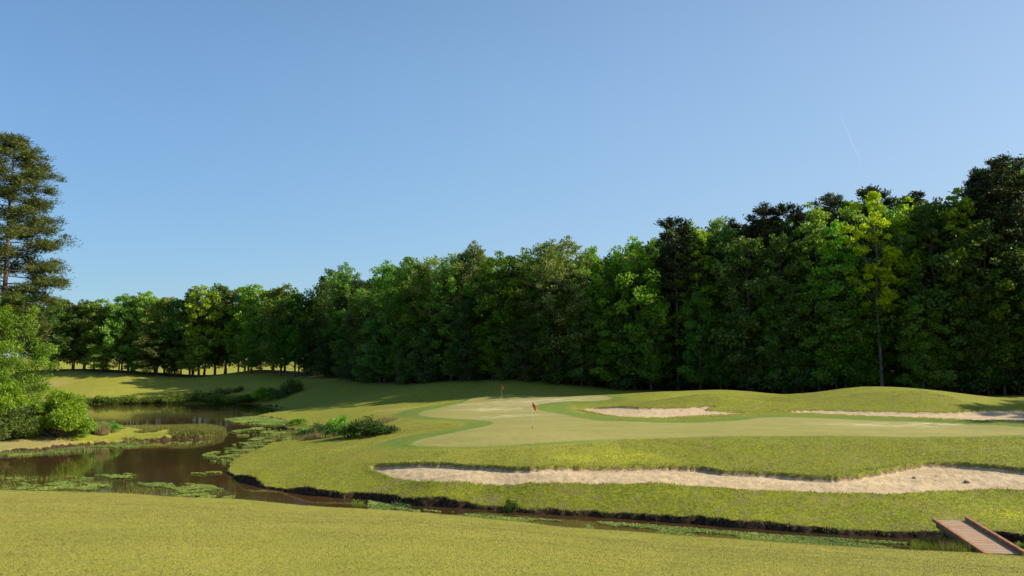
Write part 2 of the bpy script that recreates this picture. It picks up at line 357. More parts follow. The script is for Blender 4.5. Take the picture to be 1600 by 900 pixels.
m_pineb = leaf_material('needle_pale', (.042, .060, .015), (.110, .125, .028), trans=.2, tcol=(1.6, 1.6, .9), var=.05)  # paler needle colour, used by the large pine at the left
m_dry = leaf_material('dry_grass', (.20, .155, .060), (.35, .29, .12), trans=.3, tcol=(1.2, 1.1, .9))
m_blade = leaf_material('grass_blade', (.285, .25, .045), (.46, .385, .105), trans=.12, tcol=(1.2, 1.3, .7), var=0.02, up=.78, hue=(.5, .5), shift=(1, 1), brown=.25)
m_rblade = leaf_material('rough_blade', (.135, .165, .012), (.38, .37, .030), trans=.2, tcol=(1.3, 1.4, .6), var=0.02, up=.6, hue=(.5, .5), shift=(1, 1), brown=.6)
m_weed = leaf_material('water_weed', (.11, .18, .018), (.29, .37, .045), trans=.2, tcol=(1.3, 1.4, .6), var=0.03, up=.6, hue=(.495, .5))
m_reed = leaf_material('reed', (.075, .11, .018), (.21, .21, .05), trans=.3, tcol=(1.3, 1.3, .7), var=0.05)
m_bark = bark_material('bark', (.045, .035, .026), (.13, .105, .085))
m_barkp = bark_material('pine_bark', (.06, .04, .03), (.17, .12, .09))
m_barkg = bark_material('grey_bark', (.06, .054, .045), (.15, .135, .115))
def water_material():
    m, nt, b = M('pond_water'); g = NB(nt)
    b.inputs['Base Color'].default_value = (.050, .026, .010, 1)
    b.inputs['Roughness'].default_value = .05; b.inputs['IOR'].default_value = 1.333; b.inputs['Specular IOR Level'].default_value = .5
    c = g.mix(g.ramp(g.noise(.08, 3), .4, .6), (.060, .030, .012), (.040, .026, .010)); g.l(c, b.inputs['Base Color'])
    bp = g.n('ShaderNodeBump'); bp.inputs['Strength'].default_value = .35; bp.inputs['Distance'].default_value = .02
    g.l(g.noise(1.1, 3, .5, stretch=(1, .5, 1)), bp.inputs['Height']); g.l(bp.outputs[0], b.inputs['Normal'])
    return m
m_water = water_material()
def wood_material():
    m, nt, b = M('weathered_boards'); g = NB(nt)
    ob = g.n('ShaderNodeTexCoord').outputs['Object']
    f = g.noise(3, 4, .6, vec=ob, stretch=(.5, 6, 1)); s = g.noise(.9, 3, .6, vec=ob)
    c = g.mix(g.ramp(f, .3, .7), (.23, .16, .10), (.40, .30, .19)); c = g.mix(g.ramp(s, .40, .58, 0, .55), c, (.36, .15, .06))
    g.l(c, b.inputs['Base Color']); b.inputs['Roughness'].default_value = .85; return m
def rust_material():
    m, nt, b = M('rusty_red_timber'); g = NB(nt)
    ob = g.n('ShaderNodeTexCoord').outputs['Object']; f = g.noise(4, 5, .65, vec=ob)
    g.l(g.mix(g.ramp(f, .35, .7), (.18, .07, .03), (.42, .19, .075)), b.inputs['Base Color']); b.inputs['Roughness'].default_value = .8; return m
def plain(name, c, rough=.6):
    m, nt, b = M(name); g = NB(nt)
    f = g.noise(8, 3, .6, vec=g.n('ShaderNodeTexCoord').outputs['Object'])
    g.l(g.mix(f, tuple(v*.85 for v in c), tuple(min(1, v*1.12) for v in c)), b.inputs['Base Color']); b.inputs['Roughness'].default_value = rough; return m
m_board = wood_material(); m_rust = rust_material()
m_red = plain('red_flag_cloth', (.85, .06, .04), .7); m_pole = plain('pole_white', (.58, .54, .40), .5); m_poled = plain('pole_dark', (.10, .08, .05), .5)
m_white = plain('white_paint', (.75, .75, .72), .5); m_stone = plain('dark_stone', (.14, .10, .07), .9)

# ------------------------------------------------------------------ terrain
angs = np.concatenate([np.arange(-180, -40, 2.5), np.arange(-40, 40, .075), np.arange(40, 180, 2.5)])
rad = [0.8, 1.4, 2.2, 3.2, 4.5, 6]
while rad[-1] < 36: rad.append(rad[-1]*1.02)
while rad[-1] < 68: rad.append(rad[-1]+.14)
while rad[-1] < 130: rad.append(rad[-1]*1.005)
while rad[-1] < 330: rad.append(rad[-1]*1.010)
while rad[-1] < 2000: rad.append(rad[-1]*1.12)
rad = np.array(rad)
AA, RR = np.meshgrid(np.radians(angs), rad)
GX = (RR*np.sin(AA)).ravel(); GY = (RR*np.cos(AA)).ravel()
GZ, sw, sa, sands = fields(GX, GY)
na, nr = len(angs), len(rad)
a_green = sdpoly(GX, GY, GREEN); a_fr = sdpoly(GX, GY, FRNG)
a_for = sdpoly(GX, GY, FOREST)
a_path = .7-sdline(GX, GY, PATH)
def bump(P, r, s=1): return np.exp(-(((GX-P[0])**2+(GY-P[1])**2*s)/(r*r)))
a_yel = np.maximum.reduce([bump(p, r, 1.5) for p, r in YEL]); a_spot = np.maximum.reduce([bump(p, r, (r/q)**2*.3) for p, r, q in SPOT])
fg = sstep(0.0, 1.2, -sw)*(sdpoly(GX, GY, [(-400,-60)]+[atz(x, y, .3)[:2] for x, y in edge]+[(400,-60)]) > -1.0)
mid_f = 1-sstep(0, 3.5, np.abs(sdpoly(GX, GY, FRNG))-2.0)*1.0
mid_f *= (GX < 8)
a_fair = np.maximum(fg, mid_f*.8)
a_fair = np.maximum(a_fair, (GY > 200)*.8); a_fair = np.maximum(a_fair, sstep(1, 4, sdpoly(GX, GY, PEN))*.75); a_fair = np.where((GY > 126) & (GY < 195) & (GX > -60), a_fair*.3, a_fair)  # slope before the wood set to darker rough, painting its tree shade deeper
pd = [at(x, y, d)[:2] for x, y, d in ((70, 578, 240), (130, 579, 238), (180, 584, 235), (75, 600, 222))]
a_dry = np.maximum.reduce([bump(p, 7, 1.6) for p in pd]+[bump(hit(610, 640)[:2], 3.2, .6)*1.3, bump(atz(1570, 872, .6)[:2], 1.2)*.8]+[bump(atz(70, 690, .6)[:2], 5, 2), bump(atz(10, 695, .6)[:2], 6, 2), bump(atz(1495, 803, .95)[:2], 1.3)*.8, bump(atz(620, 752, 1.0)[:2], 1.5)*.6])
ii = np.arange(nr-1)[:, None]*na; jj = np.arange(na)[None, :]; j2 = (jj+1) % na
faces = np.stack([ii+jj, ii+j2, ii+na+j2, ii+na+jj], -1).reshape(-1, 4)
faces = faces[:, ::-1]
# global smooth normals
V = np.stack([GX, GY, GZ], 1)
fn = np.cross(V[faces[:, 2]]-V[faces[:, 0]], V[faces[:, 3]]-V[faces[:, 1]])
N = np.zeros_like(V)
for k in range(4): np.add.at(N, faces[:, k], fn)
N /= np.linalg.norm(N, axis=1, keepdims=True)+1e-12
if N[:, 2].mean() < 0: N = -N; faces = faces[:, ::-1]
allattr = dict(green=a_green, fringe=a_fr, sand=sa, path=a_path, forest=a_for, shore=sw, fair=a_fair, yellow=a_yel, spots=a_spot, dry=a_dry)
fc = lambda a: a[faces].mean(1)
fid = np.zeros(len(faces), int)
fid[fc(a_green) > 0] = 1
fid[fc(a_path) > 0] = 2
fsa = fc(sa); ss = [fc(s) for s in sands]; which = np.argmax(np.stack(ss), 0)
fid = np.where(fsa > .05, 3+which, fid)
def sub(i, name, label=None):
    f = faces[fid == i]; u, inv = np.unique(f, return_inverse=True)
    me = np_mesh(name, V[u], inv.reshape(f.shape), m_turf, True, {k: a[u] for k, a in allattr.items()})
    me.normals_split_custom_set_from_vertices(N[u].astype(float).tolist())
    o = link(name, me); tag(o, label, kind='structure'); return o
sub(0, 'ground'); sub(1, 'putting_green'); sub(2, 'dirt_path')
for k in range(3): sub(3+k, 'sand_bunker')
# small centre cap under the camera
k = np.arange(na); cv = np.vstack([V[:na], [[0, 0, V[:na, 2].mean()]]]); cf = np.stack([k, (k+1) % na, np.full(na, na)], 1)
cap = link('ground', np_mesh('ground_centre', cv, cf, m_turf, True, {kk: np.append(a[:na], a[0]) for kk, a in allattr.items()})); tag(cap, kind='structure')
wo = link('water', np_mesh('water', [(-420,20,0),(120,20,0),(120,215,0),(-420,215,0)], [(0,1,2,3)], m_water)); tag(wo, kind='structure')

# ------------------------------------------------------------------ vegetation builders
rng = np.random.default_rng(7)
def leaf_quads(P, size, tone, rg, asp=.6, droop=0, up=0):
    n = len(P)
    a = rg.normal(size=(n, 3)); a[:, 2] = a[:, 2]*.7-droop; a /= np.linalg.norm(a, axis=1, keepdims=True)
    b = rg.normal(size=(n, 3)); b[:, 2] *= .6
    b -= a*(a*b).sum(1, keepdims=True); b /= np.linalg.norm(b, axis=1, keepdims=True)+1e-9
    s = size*(rg.uniform(.6, 1.35, (n, 1)))
    a = a*s; b = b*s*asp
    Vv = np.stack([P-a*.5, P+b*.5-a*.05, P+a*.5, P-b*.5-a*.05], 1).reshape(-1, 3)
    Ff = np.arange(n*4).reshape(-1, 4)
    return Vv, Ff, np.repeat(tone, 4)
def tube(path, radii, seg=6):
    path = np.array(path, float); V_ = []; Fq = []
    for i, p in enumerate(path):
        d = path[min(i+1, len(path)-1)]-path[max(i-1, 0)]; d /= np.linalg.norm(d)+1e-9
        r = np.array([1, 0, 0]) if abs(d[0]) < .8 else np.array([0, 1, 0])
        a = np.cross(d, r); a /= np.linalg.norm(a); b = np.cross(d, a)
        for k in range(seg):
            t = 2*math.pi*k/seg; V_.append(p+(a*math.cos(t)+b*math.sin(t))*radii[i])
    for i in range(len(path)-1):
        for k in range(seg):
            Fq.append((i*seg+k, i*seg+(k+1) % seg, (i+1)*seg+(k+1) % seg, (i+1)*seg+k))
    return np.array(V_), np.array(Fq)
def merge(parts):
    Vs, Fs, o = [], [], 0
    for v, f in parts: Vs.append(v); Fs.append(f+o); o += len(v)
    return np.vstack(Vs), np.vstack(Fs)
def make_broadleaf(seed, h, rad_, base=.25, nclump=70, lpc=190, lsize=.42, cr=(1.0, 1.9), peak=.42, gap=.15, mat=None, bark=None, lean=0, trunk_r=.24, tonebias=0., low=0):
    rg = np.random.default_rng(seed)
    T = []
    tp = [np.array([0, 0, -.4])]
    for i in range(1, 9):
        f = i/8; tp.append(np.array([lean*f+rg.normal()*.12*f*2, rg.normal()*.12*f*2, h*.92*f]))
    T.append(tube(tp, [trunk_r*(1.35 if i == 0 else 1)*(1-.85*i/8) for i in range(9)], 8))
    def tr(zf):
        q = zf/.92*8; i = int(min(max(q, 0), 7.99)); return tp[i]+(tp[i+1]-tp[i])*(q-i)
    lob = rg.uniform(.62, 1.28, 9); nclump = int(nclump*1.25); lpc = int(lpc*.74); cr = (cr[0]*.72, cr[1]*.95)
    cl = []
    for i in range(nclump):
        t = (i+rg.uniform(0, 1))/nclump
        t = t**.9
        pr = max(0, 1-(abs(t-peak)/(1-peak if t > peak else peak*1.35))**2.2)**.46
        th = i*2.39996+rg.normal()*.4
        r = rad_*pr*lob[int((th % 6.283)/6.283*9)]*math.sqrt(rg.uniform(.12, 1.0))
        z = h*(base+(1-base)*t*.97)
        c = tr(z/h*.98)*np.array([1, 1, 0])+np.array([r*math.cos(th), r*math.sin(th), z])
        c[2] += rg.normal()*.55
        cl.append((c, t, r))
    Pn, tn = [], []
    for c, t, r in cl:
        if rg.uniform() < gap: continue
        R0 = rg.uniform(*cr)*(1.0-.35*t)
        k = int(lpc*(R0/np.mean(cr))**2)
        u = rg.normal(size=(k, 3)); u /= np.linalg.norm(u, axis=1, keepdims=True)
        q = u*(rg.uniform(0, 1, (k, 1))**.45)*R0*np.array([1.15, 1.15, .72])
        q += np.stack([np.sin(q[:, 1]*5+c[0]), np.sin(q[:, 2]*6+c[1]), np.sin(q[:, 0]*5+c[2])], 1)*.12*R0
        Pn.append(c+q); tn.append(np.clip(rg.uniform(.1, .75)+rg.normal(size=k)*.15+tonebias, 0, 1))
        if r > .8 and rg.uniform() < .75:
            z0 = max(c[2]-r*.75-.5, h*base*.7); s = tr(z0/h*.98); s = np.array([s[0], s[1], z0])
            mdl = (s+c)/2+np.array([0, 0, -.15*r])+rg.normal(size=3)*.15
            r0 = trunk_r*.32*(1-.5*t); T.append(tube([s, mdl, c], [r0, r0*.6, r0*.2], 5))
    P = np.vstack(Pn); tone = np.concatenate(tn)
    Vv, Ff, tt = leaf_quads(P, lsize, tone, rg)
    crown = np_mesh('crown', Vv, Ff, mat or m_leaf, False, {'tone': tt})
    tv, tf = merge(T); trunk = np_mesh('trunk', tv, tf, bark or m_bark, True)
    return trunk, crown
def make_pine(seed, h, rad_, base=.5, nbr=34, tuft=7, npt=34, nl=.55, mat=None, spread=1.0, peak=.3, droop=.05, tr0=.3, tw=.085, lr=(.62, 1.08), maxlow=1.0, tufr=.75):
    rg = np.random.default_rng(seed); T = []
    tp = [np.array([rg.normal()*.1*i/8, rg.normal()*.1*i/8, h*.97*i/8-(.4 if i == 0 else 0)]) for i in range(9)]
    T.append(tube(tp, [tr0*(1.2 if i == 0 else 1)*(1-.86*(i/8)**1.3) for i in range(9)], 8))
    P, D, tn = [], [], []
    for i in range(nbr):
        t = (i+.5)/nbr; z = h*(base+(1-base)*t*.97); th = i*2.39996+rg.normal()*.3
        pr = (1-((t-peak)/(1-peak))**2)**.5 if t > peak else (.62*maxlow+(1-.62*maxlow)*t/peak)
        L = max(.7, rad_*pr*rg.uniform(*lr))
        s = np.array([tp[4][0], tp[4][1], z]); dr = np.array([math.cos(th), math.sin(th), 0])
        up = L*(.10+.45*t)-droop*L
        pts = [s, s+dr*L*.5+np.array([0, 0, up*.35]), s+dr*L+np.array([0, 0, up])]
        r0 = tr0*.28*(1-.6*t); T.append(tube(pts, [r0, r0*.6, r0*.2], 5))
        for k in range(int(tuft*(.5+L/rad_*.7))):
            f = rg.uniform(.35, 1.05)**.8; side = np.array([-dr[1], dr[0], 0])*rg.normal()*L*.20*f*spread
            c = s+dr*L*f+np.array([0, 0, up*f*f])+side+np.array([0, 0, rg.normal()*.28+.12])
            if rg.uniform() < .4:
                T.append(tube([s+dr*L*f*.8+np.array([0, 0, up*f*.6]), c], [r0*.3, r0*.12], 4))
            m_ = npt; d = rg.normal(size=(m_, 3)); d[:, 2] = np.abs(d[:, 2])*.55-.05; d /= np.linalg.norm(d, axis=1, keepdims=True)
            rr = tufr*rg.uniform(.7, 1.25)
            o = rg.normal(size=(m_, 3))*rr*np.array([.42, .42, .20]); P.append(c+o); D.append(d); tn.append(np.clip(np.full(m_, rg.uniform(.1, .9))+rg.normal(size=m_)*.15, 0, 1))
    P = np.vstack(P); D = np.vstack(D); tn = np.concatenate(tn); n_ = len(P)
    b = np.cross(D, rg.normal(size=(n_, 3))); b /= np.linalg.norm(b, axis=1, keepdims=True)
    L = nl*rg.uniform(.6, 1.3, (n_, 1))
    Vv = np.stack([P, P+D*L*.5+b*tw, P+D*L, P+D*L*.5-b*tw], 1).reshape(-1, 3)
    crown = np_mesh('crown', Vv, np.arange(n_*4).reshape(-1, 4), mat or m_pine, False, {'tone': np.repeat(tn, 4)})
    tv, tf = merge(T); return np_mesh('trunk', tv, tf, m_barkp, True), crown
def make_bush(seed, h, r, ncl=18, lpc=150, lsize=.3, mat=None, cr=.45):
    rg = np.random.default_rng(seed); T = []; Pn = []; tn = []
    for i in range(ncl):
        th = i*2.4+rg.normal()*.4; q = math.sqrt((i+.5)/ncl)*rg.uniform(.75, 1.05); z = h*(1-.75*q**2.2)*rg.uniform(.35, .95)
        c = np.array([math.cos(th)*q*r, math.sin(th)*q*r, z]); R0 = cr*r*rg.uniform(.7, 1.3)
        u = rg.normal(size=(lpc, 3)); u /= np.linalg.norm(u, axis=1, keepdims=True)
        p = c+u*(rg.uniform(0, 1, (lpc, 1))**.5)*R0*np.array([1, 1, .85]); p[:, 2] = np.abs(p[:, 2])
        Pn.append(p); tn.append(np.clip(rg.uniform(.2, .8)+rg.normal(size=lpc)*.15, 0, 1))
        T.append(tube([np.array([c[0]*.15, c[1]*.15, -.1]), c*np.array([.6, .6, .5]), c], [.04*r/1.5, .03*r/1.5, .01], 4))
    Vv, Ff, tt = leaf_quads(np.vstack(Pn), lsize, np.concatenate(tn), rg)
    tv, tf = merge(T)
    return np_mesh('stems', tv, tf, m_bark, True), np_mesh('foliage', Vv, Ff, mat or m_leafb, False, {'tone': tt})
def plant(name, meshes, parts, x, y, label, cat, group=None, s=(1, 1, 1), rz=0, z=None, sink=.05):
    e = link(name, None); e.location = (x, y, (ground_z(x, y) if z is None else z)-sink); e.rotation_euler = (0, 0, rz); e.scale = s; e.empty_display_size = .5
    tag(e, label, cat, group)
    for nm, me in zip(parts, meshes): link(nm, me, e)
    return e
TP = ('trunk', 'crown')
protos = {
 'round1': make_broadleaf(1, 25, 5.6, .12, 105, 190, .50, (1.2, 2.1)),
 'round2': make_broadleaf(2, 26, 5.2, .10, 110, 185, .48, (1.1, 2.0), peak=.5),
 'round3': make_broadleaf(3, 24, 6.0, .14, 105, 190, .50, (1.2, 2.2), peak=.38),
 'narrow1': make_broadleaf(4, 27, 3.6, .14, 90, 170, .46, (.9, 1.6), peak=.35, mat=m_leaf),
 'narrow2': make_broadleaf(5, 26, 3.2, .2, 80, 160, .46, (.8, 1.5), peak=.3, mat=m_leafb),
 'olive': make_broadleaf(6, 26, 5.4, .2, 100, 180, .42, (1.1, 1.9), peak=.55, mat=m_leafo, gap=.22),
 'yellow': make_broadleaf(8, 28, 3.3, .40, 66, 130, .46, (.7, 1.35), peak=.62, mat=m_leafy, bark=m_barkg, gap=.2),
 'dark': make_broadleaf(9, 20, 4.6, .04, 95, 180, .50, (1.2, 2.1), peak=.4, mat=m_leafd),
 'field1': make_broadleaf(10, 20, 4.8, .17, 85, 190, .55, (1.2, 2.1), peak=.45),
 'field2': make_broadleaf(11, 20, 4.0, .17, 75, 180, .55, (1.1, 1.9), peak=.5, lean=1.4, mat=m_leafo),
 'field3': make_broadleaf(12, 20, 3.9, .2, 70, 180, .55, (1.0, 1.8), peak=.4, lean=-1.1, mat=m_leafb),
 'pine1': make_pine(21, 29, 4.4, .52, 36, 10, 34, .62),
 'pine2': make_pine(22, 30, 4.0, .62, 28, 11, 34, .62),
 'pine3': make_pine(23, 28, 4.6, .45, 38, 9, 32, .6),
}
PH = {k: max(v.co.z for v in m[1].vertices) for k, m in protos.items()}
KC = {'round1':'broadleaf tree','round2':'broadleaf tree','round3':'broadleaf tree','narrow1':'broadleaf tree','narrow2':'broadleaf tree','olive':'broadleaf tree','yellow':'broadleaf tree','dark':'broadleaf tree','field1':'broadleaf tree','field2':'broadleaf tree','field3':'broadleaf tree','pine1':'pine','pine2':'pine','pine3':'pine'}
def tree_at(x, y, top_py, kind, label, group=None, fat=1.0, rz=None):
    gz = ground_z(x, y); px = 800+x/y*F
    ztop = at(px, top_py-(6 if 200 < y < 260 else 5), y)[2]; h = ztop-gz
    s = h/PH[kind]; sx = (s**.6)*fat
    return plant('pine_tree' if 'pine' in kind else 'broadleaf_tree', protos[kind], TP, x, y, label, KC[kind], group, (sx, sx, s), random.Random(int(x*977+y*131)).uniform(0, 6.28) if rz is None else rz, gz, .15)
SK = [(-300,450),(0,460),(100,466),(150,470),(230,462),(280,460),(330,450),(380,447),(420,447),(460,455),(480,465),(500,425),(520,415),(548,416),(562,436),(600,408),(640,402),(700,398),(740,380),(780,392),(820,388),(850,376),(880,373),(905,384),
      (925,390),(945,398),(970,380),(1000,370),(1030,370),(1055,342),(1080,350),(1130,342),(1155,342),(1168,352),(1185,325),(1240,318),(1262,326),(1280,310),(1310,302),(1370,294),(1400,298),(1430,301),(1460,311),(1482,313),(1500,300),(1530,300),(1548,262),(1580,243),(1600,245),(1700,255),(2600,255)]
skx = [a for a, b in SK]; sky_ = [b for a, b in SK]
def skyline(px): return float(np.interp(px, skx, sky_))
# distance of the wood's front edge for a picture column
def front(px):
    u = (px-800)/F
    for (x0, y0), (x1, y1) in zip(TL[2:-1], TL[3:]):
        u0, u1 = x0/y0, x1/y1
        if u0 <= u <= u1:
            # intersection of ray x = u*y with the segment
            t = (u*y0-x0)/((x1-x0)-u*(y1-y0)); return (x0+(x1-x0)*t, y0+(y1-y0)*t)
    return (u*112, 112)
G1 = 'trees along the front of the wood'
FR = [ # column, top row, kind, metres behind the edge, width, label
 (487,470,'dark',1,1.0,'low dark tree where the far tree row meets the wood'),
 (512,424,'round1',3,.75,'dark round-topped tree, first tall one at the left end of the wood'),
 (540,414,'round2',5,.85,'tall dark green tree peaking above the left end of the wood'),
 (570,438,'olive',2,.9,'shorter dull green tree right of the tall tree at the wood\'s left end'),
 (603,408,'round3',2,.95,'broad mid green tree rising after the dip at the wood\'s left end'),
 (640,404,'round1',1,1.0,'full green tree left of the two trees beside the far red flag'),
 (672,400,'olive',3,.9,'olive tinted tree between the full green and the rounded one, left of far flag'),
 (706,400,'round2',1,.95,'rounded green tree a little left of the far red flag'),
 (740,380,'olive',4,.85,'tall pale green tree peaking above the wood left of the far red flag'),
 (775,394,'round3',1,.95,'mid green tree directly behind the far red flag'),
 (812,396,'narrow2',4,.9,'bright green tree directly behind the near red flag'),
 (848,376,'olive',3,1.0,'olive green tree with a domed crown right of the near red flag'),
 (885,373,'olive',1,1.05,'widest dull green domed tree in the middle of the wood'),
 (925,388,'round1',3,.8,'green tree in the dip right of the widest domed tree'),
 (955,398,'round2',1,.8,'lower green tree behind the sandy patches under the wood'),
 (990,370,'round3',2,1.0,'broad bright-topped green tree left of the bare grey pine trunk'),
 (1024,374,'narrow1',4,1.0,'slim green tree squeezed left of the bare grey pine trunk'),
 (1058,340,'pine1',1.4,1.0,'pine with a visible grey trunk and thin grey-brown crown in mid wood'),
 (1092,350,'narrow2',2,1.1,'light green tree just right of the grey-trunked pine'),
 (1128,342,'round1',4,.85,'green tree with bright top left of the gap in the canopy'),
 (1150,342,'pine2',7,.85,'pine with a flat dark top left of the gap in the canopy'),
 (1172,372,'dark',1,1.0,'dark leafy tree under the gap in the canopy'),
 (1200,318,'pine2',5,1.0,'left one of the two dark round-topped pines standing above the small mound'),
 (1236,318,'pine1',6,.95,'right one of the two dark round-topped pines standing above the small mound'),
 (1222,365,'round2',1,.85,'green tree below the two dark round-topped pines'),
 (1282,318,'narrow2',2,1.1,'pointed bright green tree left of the yellow-leaved tree'),
 (1318,345,'narrow1',1,1.1,'slim bright-topped tree between the pointed green one and the yellow-leaved tree'),
 (1308,302,'pine3',8,1.0,'dark pine crown behind and left of the yellow-leaved tree'),
 (1338,370,'round3',2,.7,'shadowed green tree at the foot of the yellow-leaved tree'),
 (1374,300,'yellow',-.5,1.05,'tall yellow-leaved tree with a long pale trunk above the big grass mound'),
 (1372,292,'pine1',9,1.0,'dark pine crown directly behind the yellow-leaved tree'),
 (1425,312,'narrow2',3,1.25,'pale green tree immediately right of the yellow-leaved tree'),
 (1440,299,'pine3',9,1.0,'dark flat-topped pine behind the pale green tree right of the yellow one'),
 (1466,316,'dark',2,1.0,'very dark tree between the pale green tree and the tall bright green one'),
 (1506,298,'narrow2',2,1.15,'tall bright green tree left of the tallest pines'),
 (1487,330,'round1',5,.8,'green tree filling in behind the very dark one near the right end'),
 (1545,262,'pine2',4,1.0,'leaning left one of the tallest dark pines at the right edge'),
 (1584,243,'pine1',3,1.1,'tallest dark pine at the right edge of the photo'),
 (1545,345,'round2',1,.9,'shadowed green tree below the tallest pines'),
 (1592,380,'dark',1,1.0,'dark low-branched tree at the foot of the tallest pine'),
]
rr0 = random.Random(11)
for px, top, kind, back, fat, lab in FR:
    x, y = front(px); k = (y+back*1.6+rr0.uniform(-1, 1))/y
    tree_at(x*k, y*k, top, kind, lab, None, fat)
rr = random.Random(5)
# understory along the edge, low and dark
G2 = 'low dark trees under the front of the wood'
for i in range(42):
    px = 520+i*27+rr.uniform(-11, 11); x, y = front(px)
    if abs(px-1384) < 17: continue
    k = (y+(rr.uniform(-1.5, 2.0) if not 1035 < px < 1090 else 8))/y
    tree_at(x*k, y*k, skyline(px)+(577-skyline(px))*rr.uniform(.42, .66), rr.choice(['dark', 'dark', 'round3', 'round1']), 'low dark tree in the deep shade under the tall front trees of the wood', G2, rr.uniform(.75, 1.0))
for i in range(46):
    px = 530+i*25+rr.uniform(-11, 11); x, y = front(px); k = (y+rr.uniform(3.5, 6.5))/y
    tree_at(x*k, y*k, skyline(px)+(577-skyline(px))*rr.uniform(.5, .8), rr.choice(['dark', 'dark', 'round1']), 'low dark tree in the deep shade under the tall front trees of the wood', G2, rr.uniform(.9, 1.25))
# rows deeper in the wood
G3 = 'trees deep in the wood'
for row, back in enumerate((9, 16, 25, 36)):
    px = 505+row*11
    while px < 1660+row*60:
        x, y = front(px); k = (y+back+rr.uniform(-2, 2))/y
        kind = rr.choice(['round1', 'round2', 'round3', 'olive', 'narrow1', 'dark'] if px < 1040 else ['round1', 'narrow1', 'round2', 'pine2', 'pine3', 'narrow1', 'dark'])
        tree_at(x*k, y*k, skyline(px)+rr.uniform(6, 30)+row*2, kind, 'tree deep in the wood mostly hidden behind its front trees', G3, rr.uniform(.85, 1.05))
        px += rr.uniform(.85, 1.2)*(33 if row < 2 else 42)
# trees of the same wood right of the frame, which throw the shadows on the right bunker
for x, y in ((84,70),(90,76),(97,84),(93,81),(101,76),(104,88),(87,66)):
    tree_at(x, y, 190+rr.uniform(-20, 30), rr.choice(['round1', 'pine1', 'narrow1', 'pine3']), 'tree of the wood standing just beyond the right edge of the photo', 'trees beyond the right edge')
# far row across the pond
ordn = ['first','second','third','fourth','fifth','sixth','seventh','eighth','ninth','tenth','eleventh','twelfth','thirteenth','fourteenth','fifteenth','sixteenth','seventeenth','eighteenth']
G4 = 'front trees of the far row beyond the pond'
fk = ['field1','field2','field1','field3','field1','field2','field3','field2','field1','pine3','field3','field1','field2','field1','field3','field1','field2','field1']
dsc = {'field1':'full green','field2':'dull olive','field3':'fresh green','pine3':'dark pine'}
for i in range(18):
    px = 96+i*22.2+rr.uniform(-13, 13); d = 238-max(0, (px-380))*.28+rr.uniform(-2, 2)
    x = (px-800)/F*d
    k_ = fk[i]
    tree_at(x, d, skyline(px)+rr.uniform(-4, 10), k_, f'{dsc[k_]} tree, {ordn[i]} from left, front of far row across pond', G4, rr.uniform(.8, 1.3))
for i, (px, dd, top, kk, lab) in enumerate([(233,-3,520,'field2','small low-branched olive tree in front of the far row, left half'),(213,-2,548,'field1','smallest sapling under the far row beyond the pond'),(160,-2,545,'field1','sapling under the left end of the far row'),
        (305,-2,530,'field3','small bright tree in front of the middle of the far row'),(395,-3,535,'field1','small tree in front of the far row at the rise'),(270,0,552,'field2','little olive sapling under the middle of the far row')]):
    d = 236+dd-max(0, (px-380))*.28; tree_at((px-800)/F*d, d, top, kk, lab, 'small trees under the far row', 1.3)
G5 = 'back trees of the far row beyond the pond'
for i in range(24):
    px = 60+i*18.5+rr.uniform(-4, 4); d = 248-max(0, (px-380))*.26+rr.uniform(-2, 3); x = (px-800)/F*d
    tree_at(x, d, skyline(px)+rr.uniform(4, 22), rr.choice(['field1', 'field3', 'field2', 'field1']), 'tree half hidden behind the front trees of the far row beyond the pond', G5, rr.uniform(.8, 1.35))
G6 = 'trees beyond the bright far field'
for i in range(26):
    px = -60+i*27+rr.uniform(-8, 8); d = 392+rr.uniform(-8, 12); x = (px-800)/F*d
    tree_at(x, d, rr.uniform(478, 498), rr.choice(['field1', 'dark', 'field2']), 'small distant tree beyond the bright field, glimpsed behind the far row', G6, 1.6)
# left foreground group on the spit
bigpine = make_pine(31, 36.5, 6.9, .32, 74, 15, 90, .50, mat=m_pineb, spread=1.6, peak=.36, droop=.24, tr0=.42, tw=.045, maxlow=1.1, tufr=1.05, lr=(.5, 1.08))
p = at(-6, 640, 97); plant('pine_tree', bigpine, TP, p[0], 97, 'large pine with a drooping layered crown at the left edge, cut by the frame', 'pine', None, (1, 1, 1), 1.0)
lt = make_broadleaf(41, 16.2, 5.2, .12, 165, 560, .24, (.9, 1.7), peak=.5, mat=leaf_material('leaf_fresh', (.085, .155, .014), (.190, .285, .028), var=.05, hue=(.5, .5), shift=(1, 1)), trunk_r=.18)
plant('broadleaf_tree', lt, TP, -61, 93, 'fresh green tree behind the bushes at the left edge, below the large pine', 'broadleaf tree', None, (1.0, 1.0, 1), .5)
lt2 = make_broadleaf(42, 12.5, 4.2, .10, 100, 460, .24, (.8, 1.5), peak=.45, mat=lt[1].materials[0], trunk_r=.14)
plant('broadleaf_tree', lt2, TP, -64, 90, 'smaller fresh green tree cut by the left edge of the photo', 'broadleaf tree', None, (1.1, 1.1, 1.15), 2.5)
BP = ('stems', 'foliage')
m_lime = leaf_material('leaf_lime', (.115, .195, .012), (.235, .335, .024), var=.03, hue=(.5, .5), shift=(1, 1))
b1 = make_bush(51, 5.0, 3.3, 64, 380, .25, m_lime, .27)
b2 = make_bush(52, 5.6, 2.8, 26, 300, .24, m_leafo, .36)
b3 = make_bush(53, 2.0, 1.6, 16, 160, .22, m_leaf, .42)
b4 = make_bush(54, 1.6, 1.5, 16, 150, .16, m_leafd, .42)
b5 = make_bush(55, 1.1, .9, 14, 110, .10, m_leafb, .4)
def plant_px(name, meshes, px, py, z, label, cat, group=None, s=(1, 1, 1), rz=0, parts=BP):
    q = hit(px, py, z)
    return plant(name, meshes, parts, q[0], q[1], label, cat, group, s, rz)
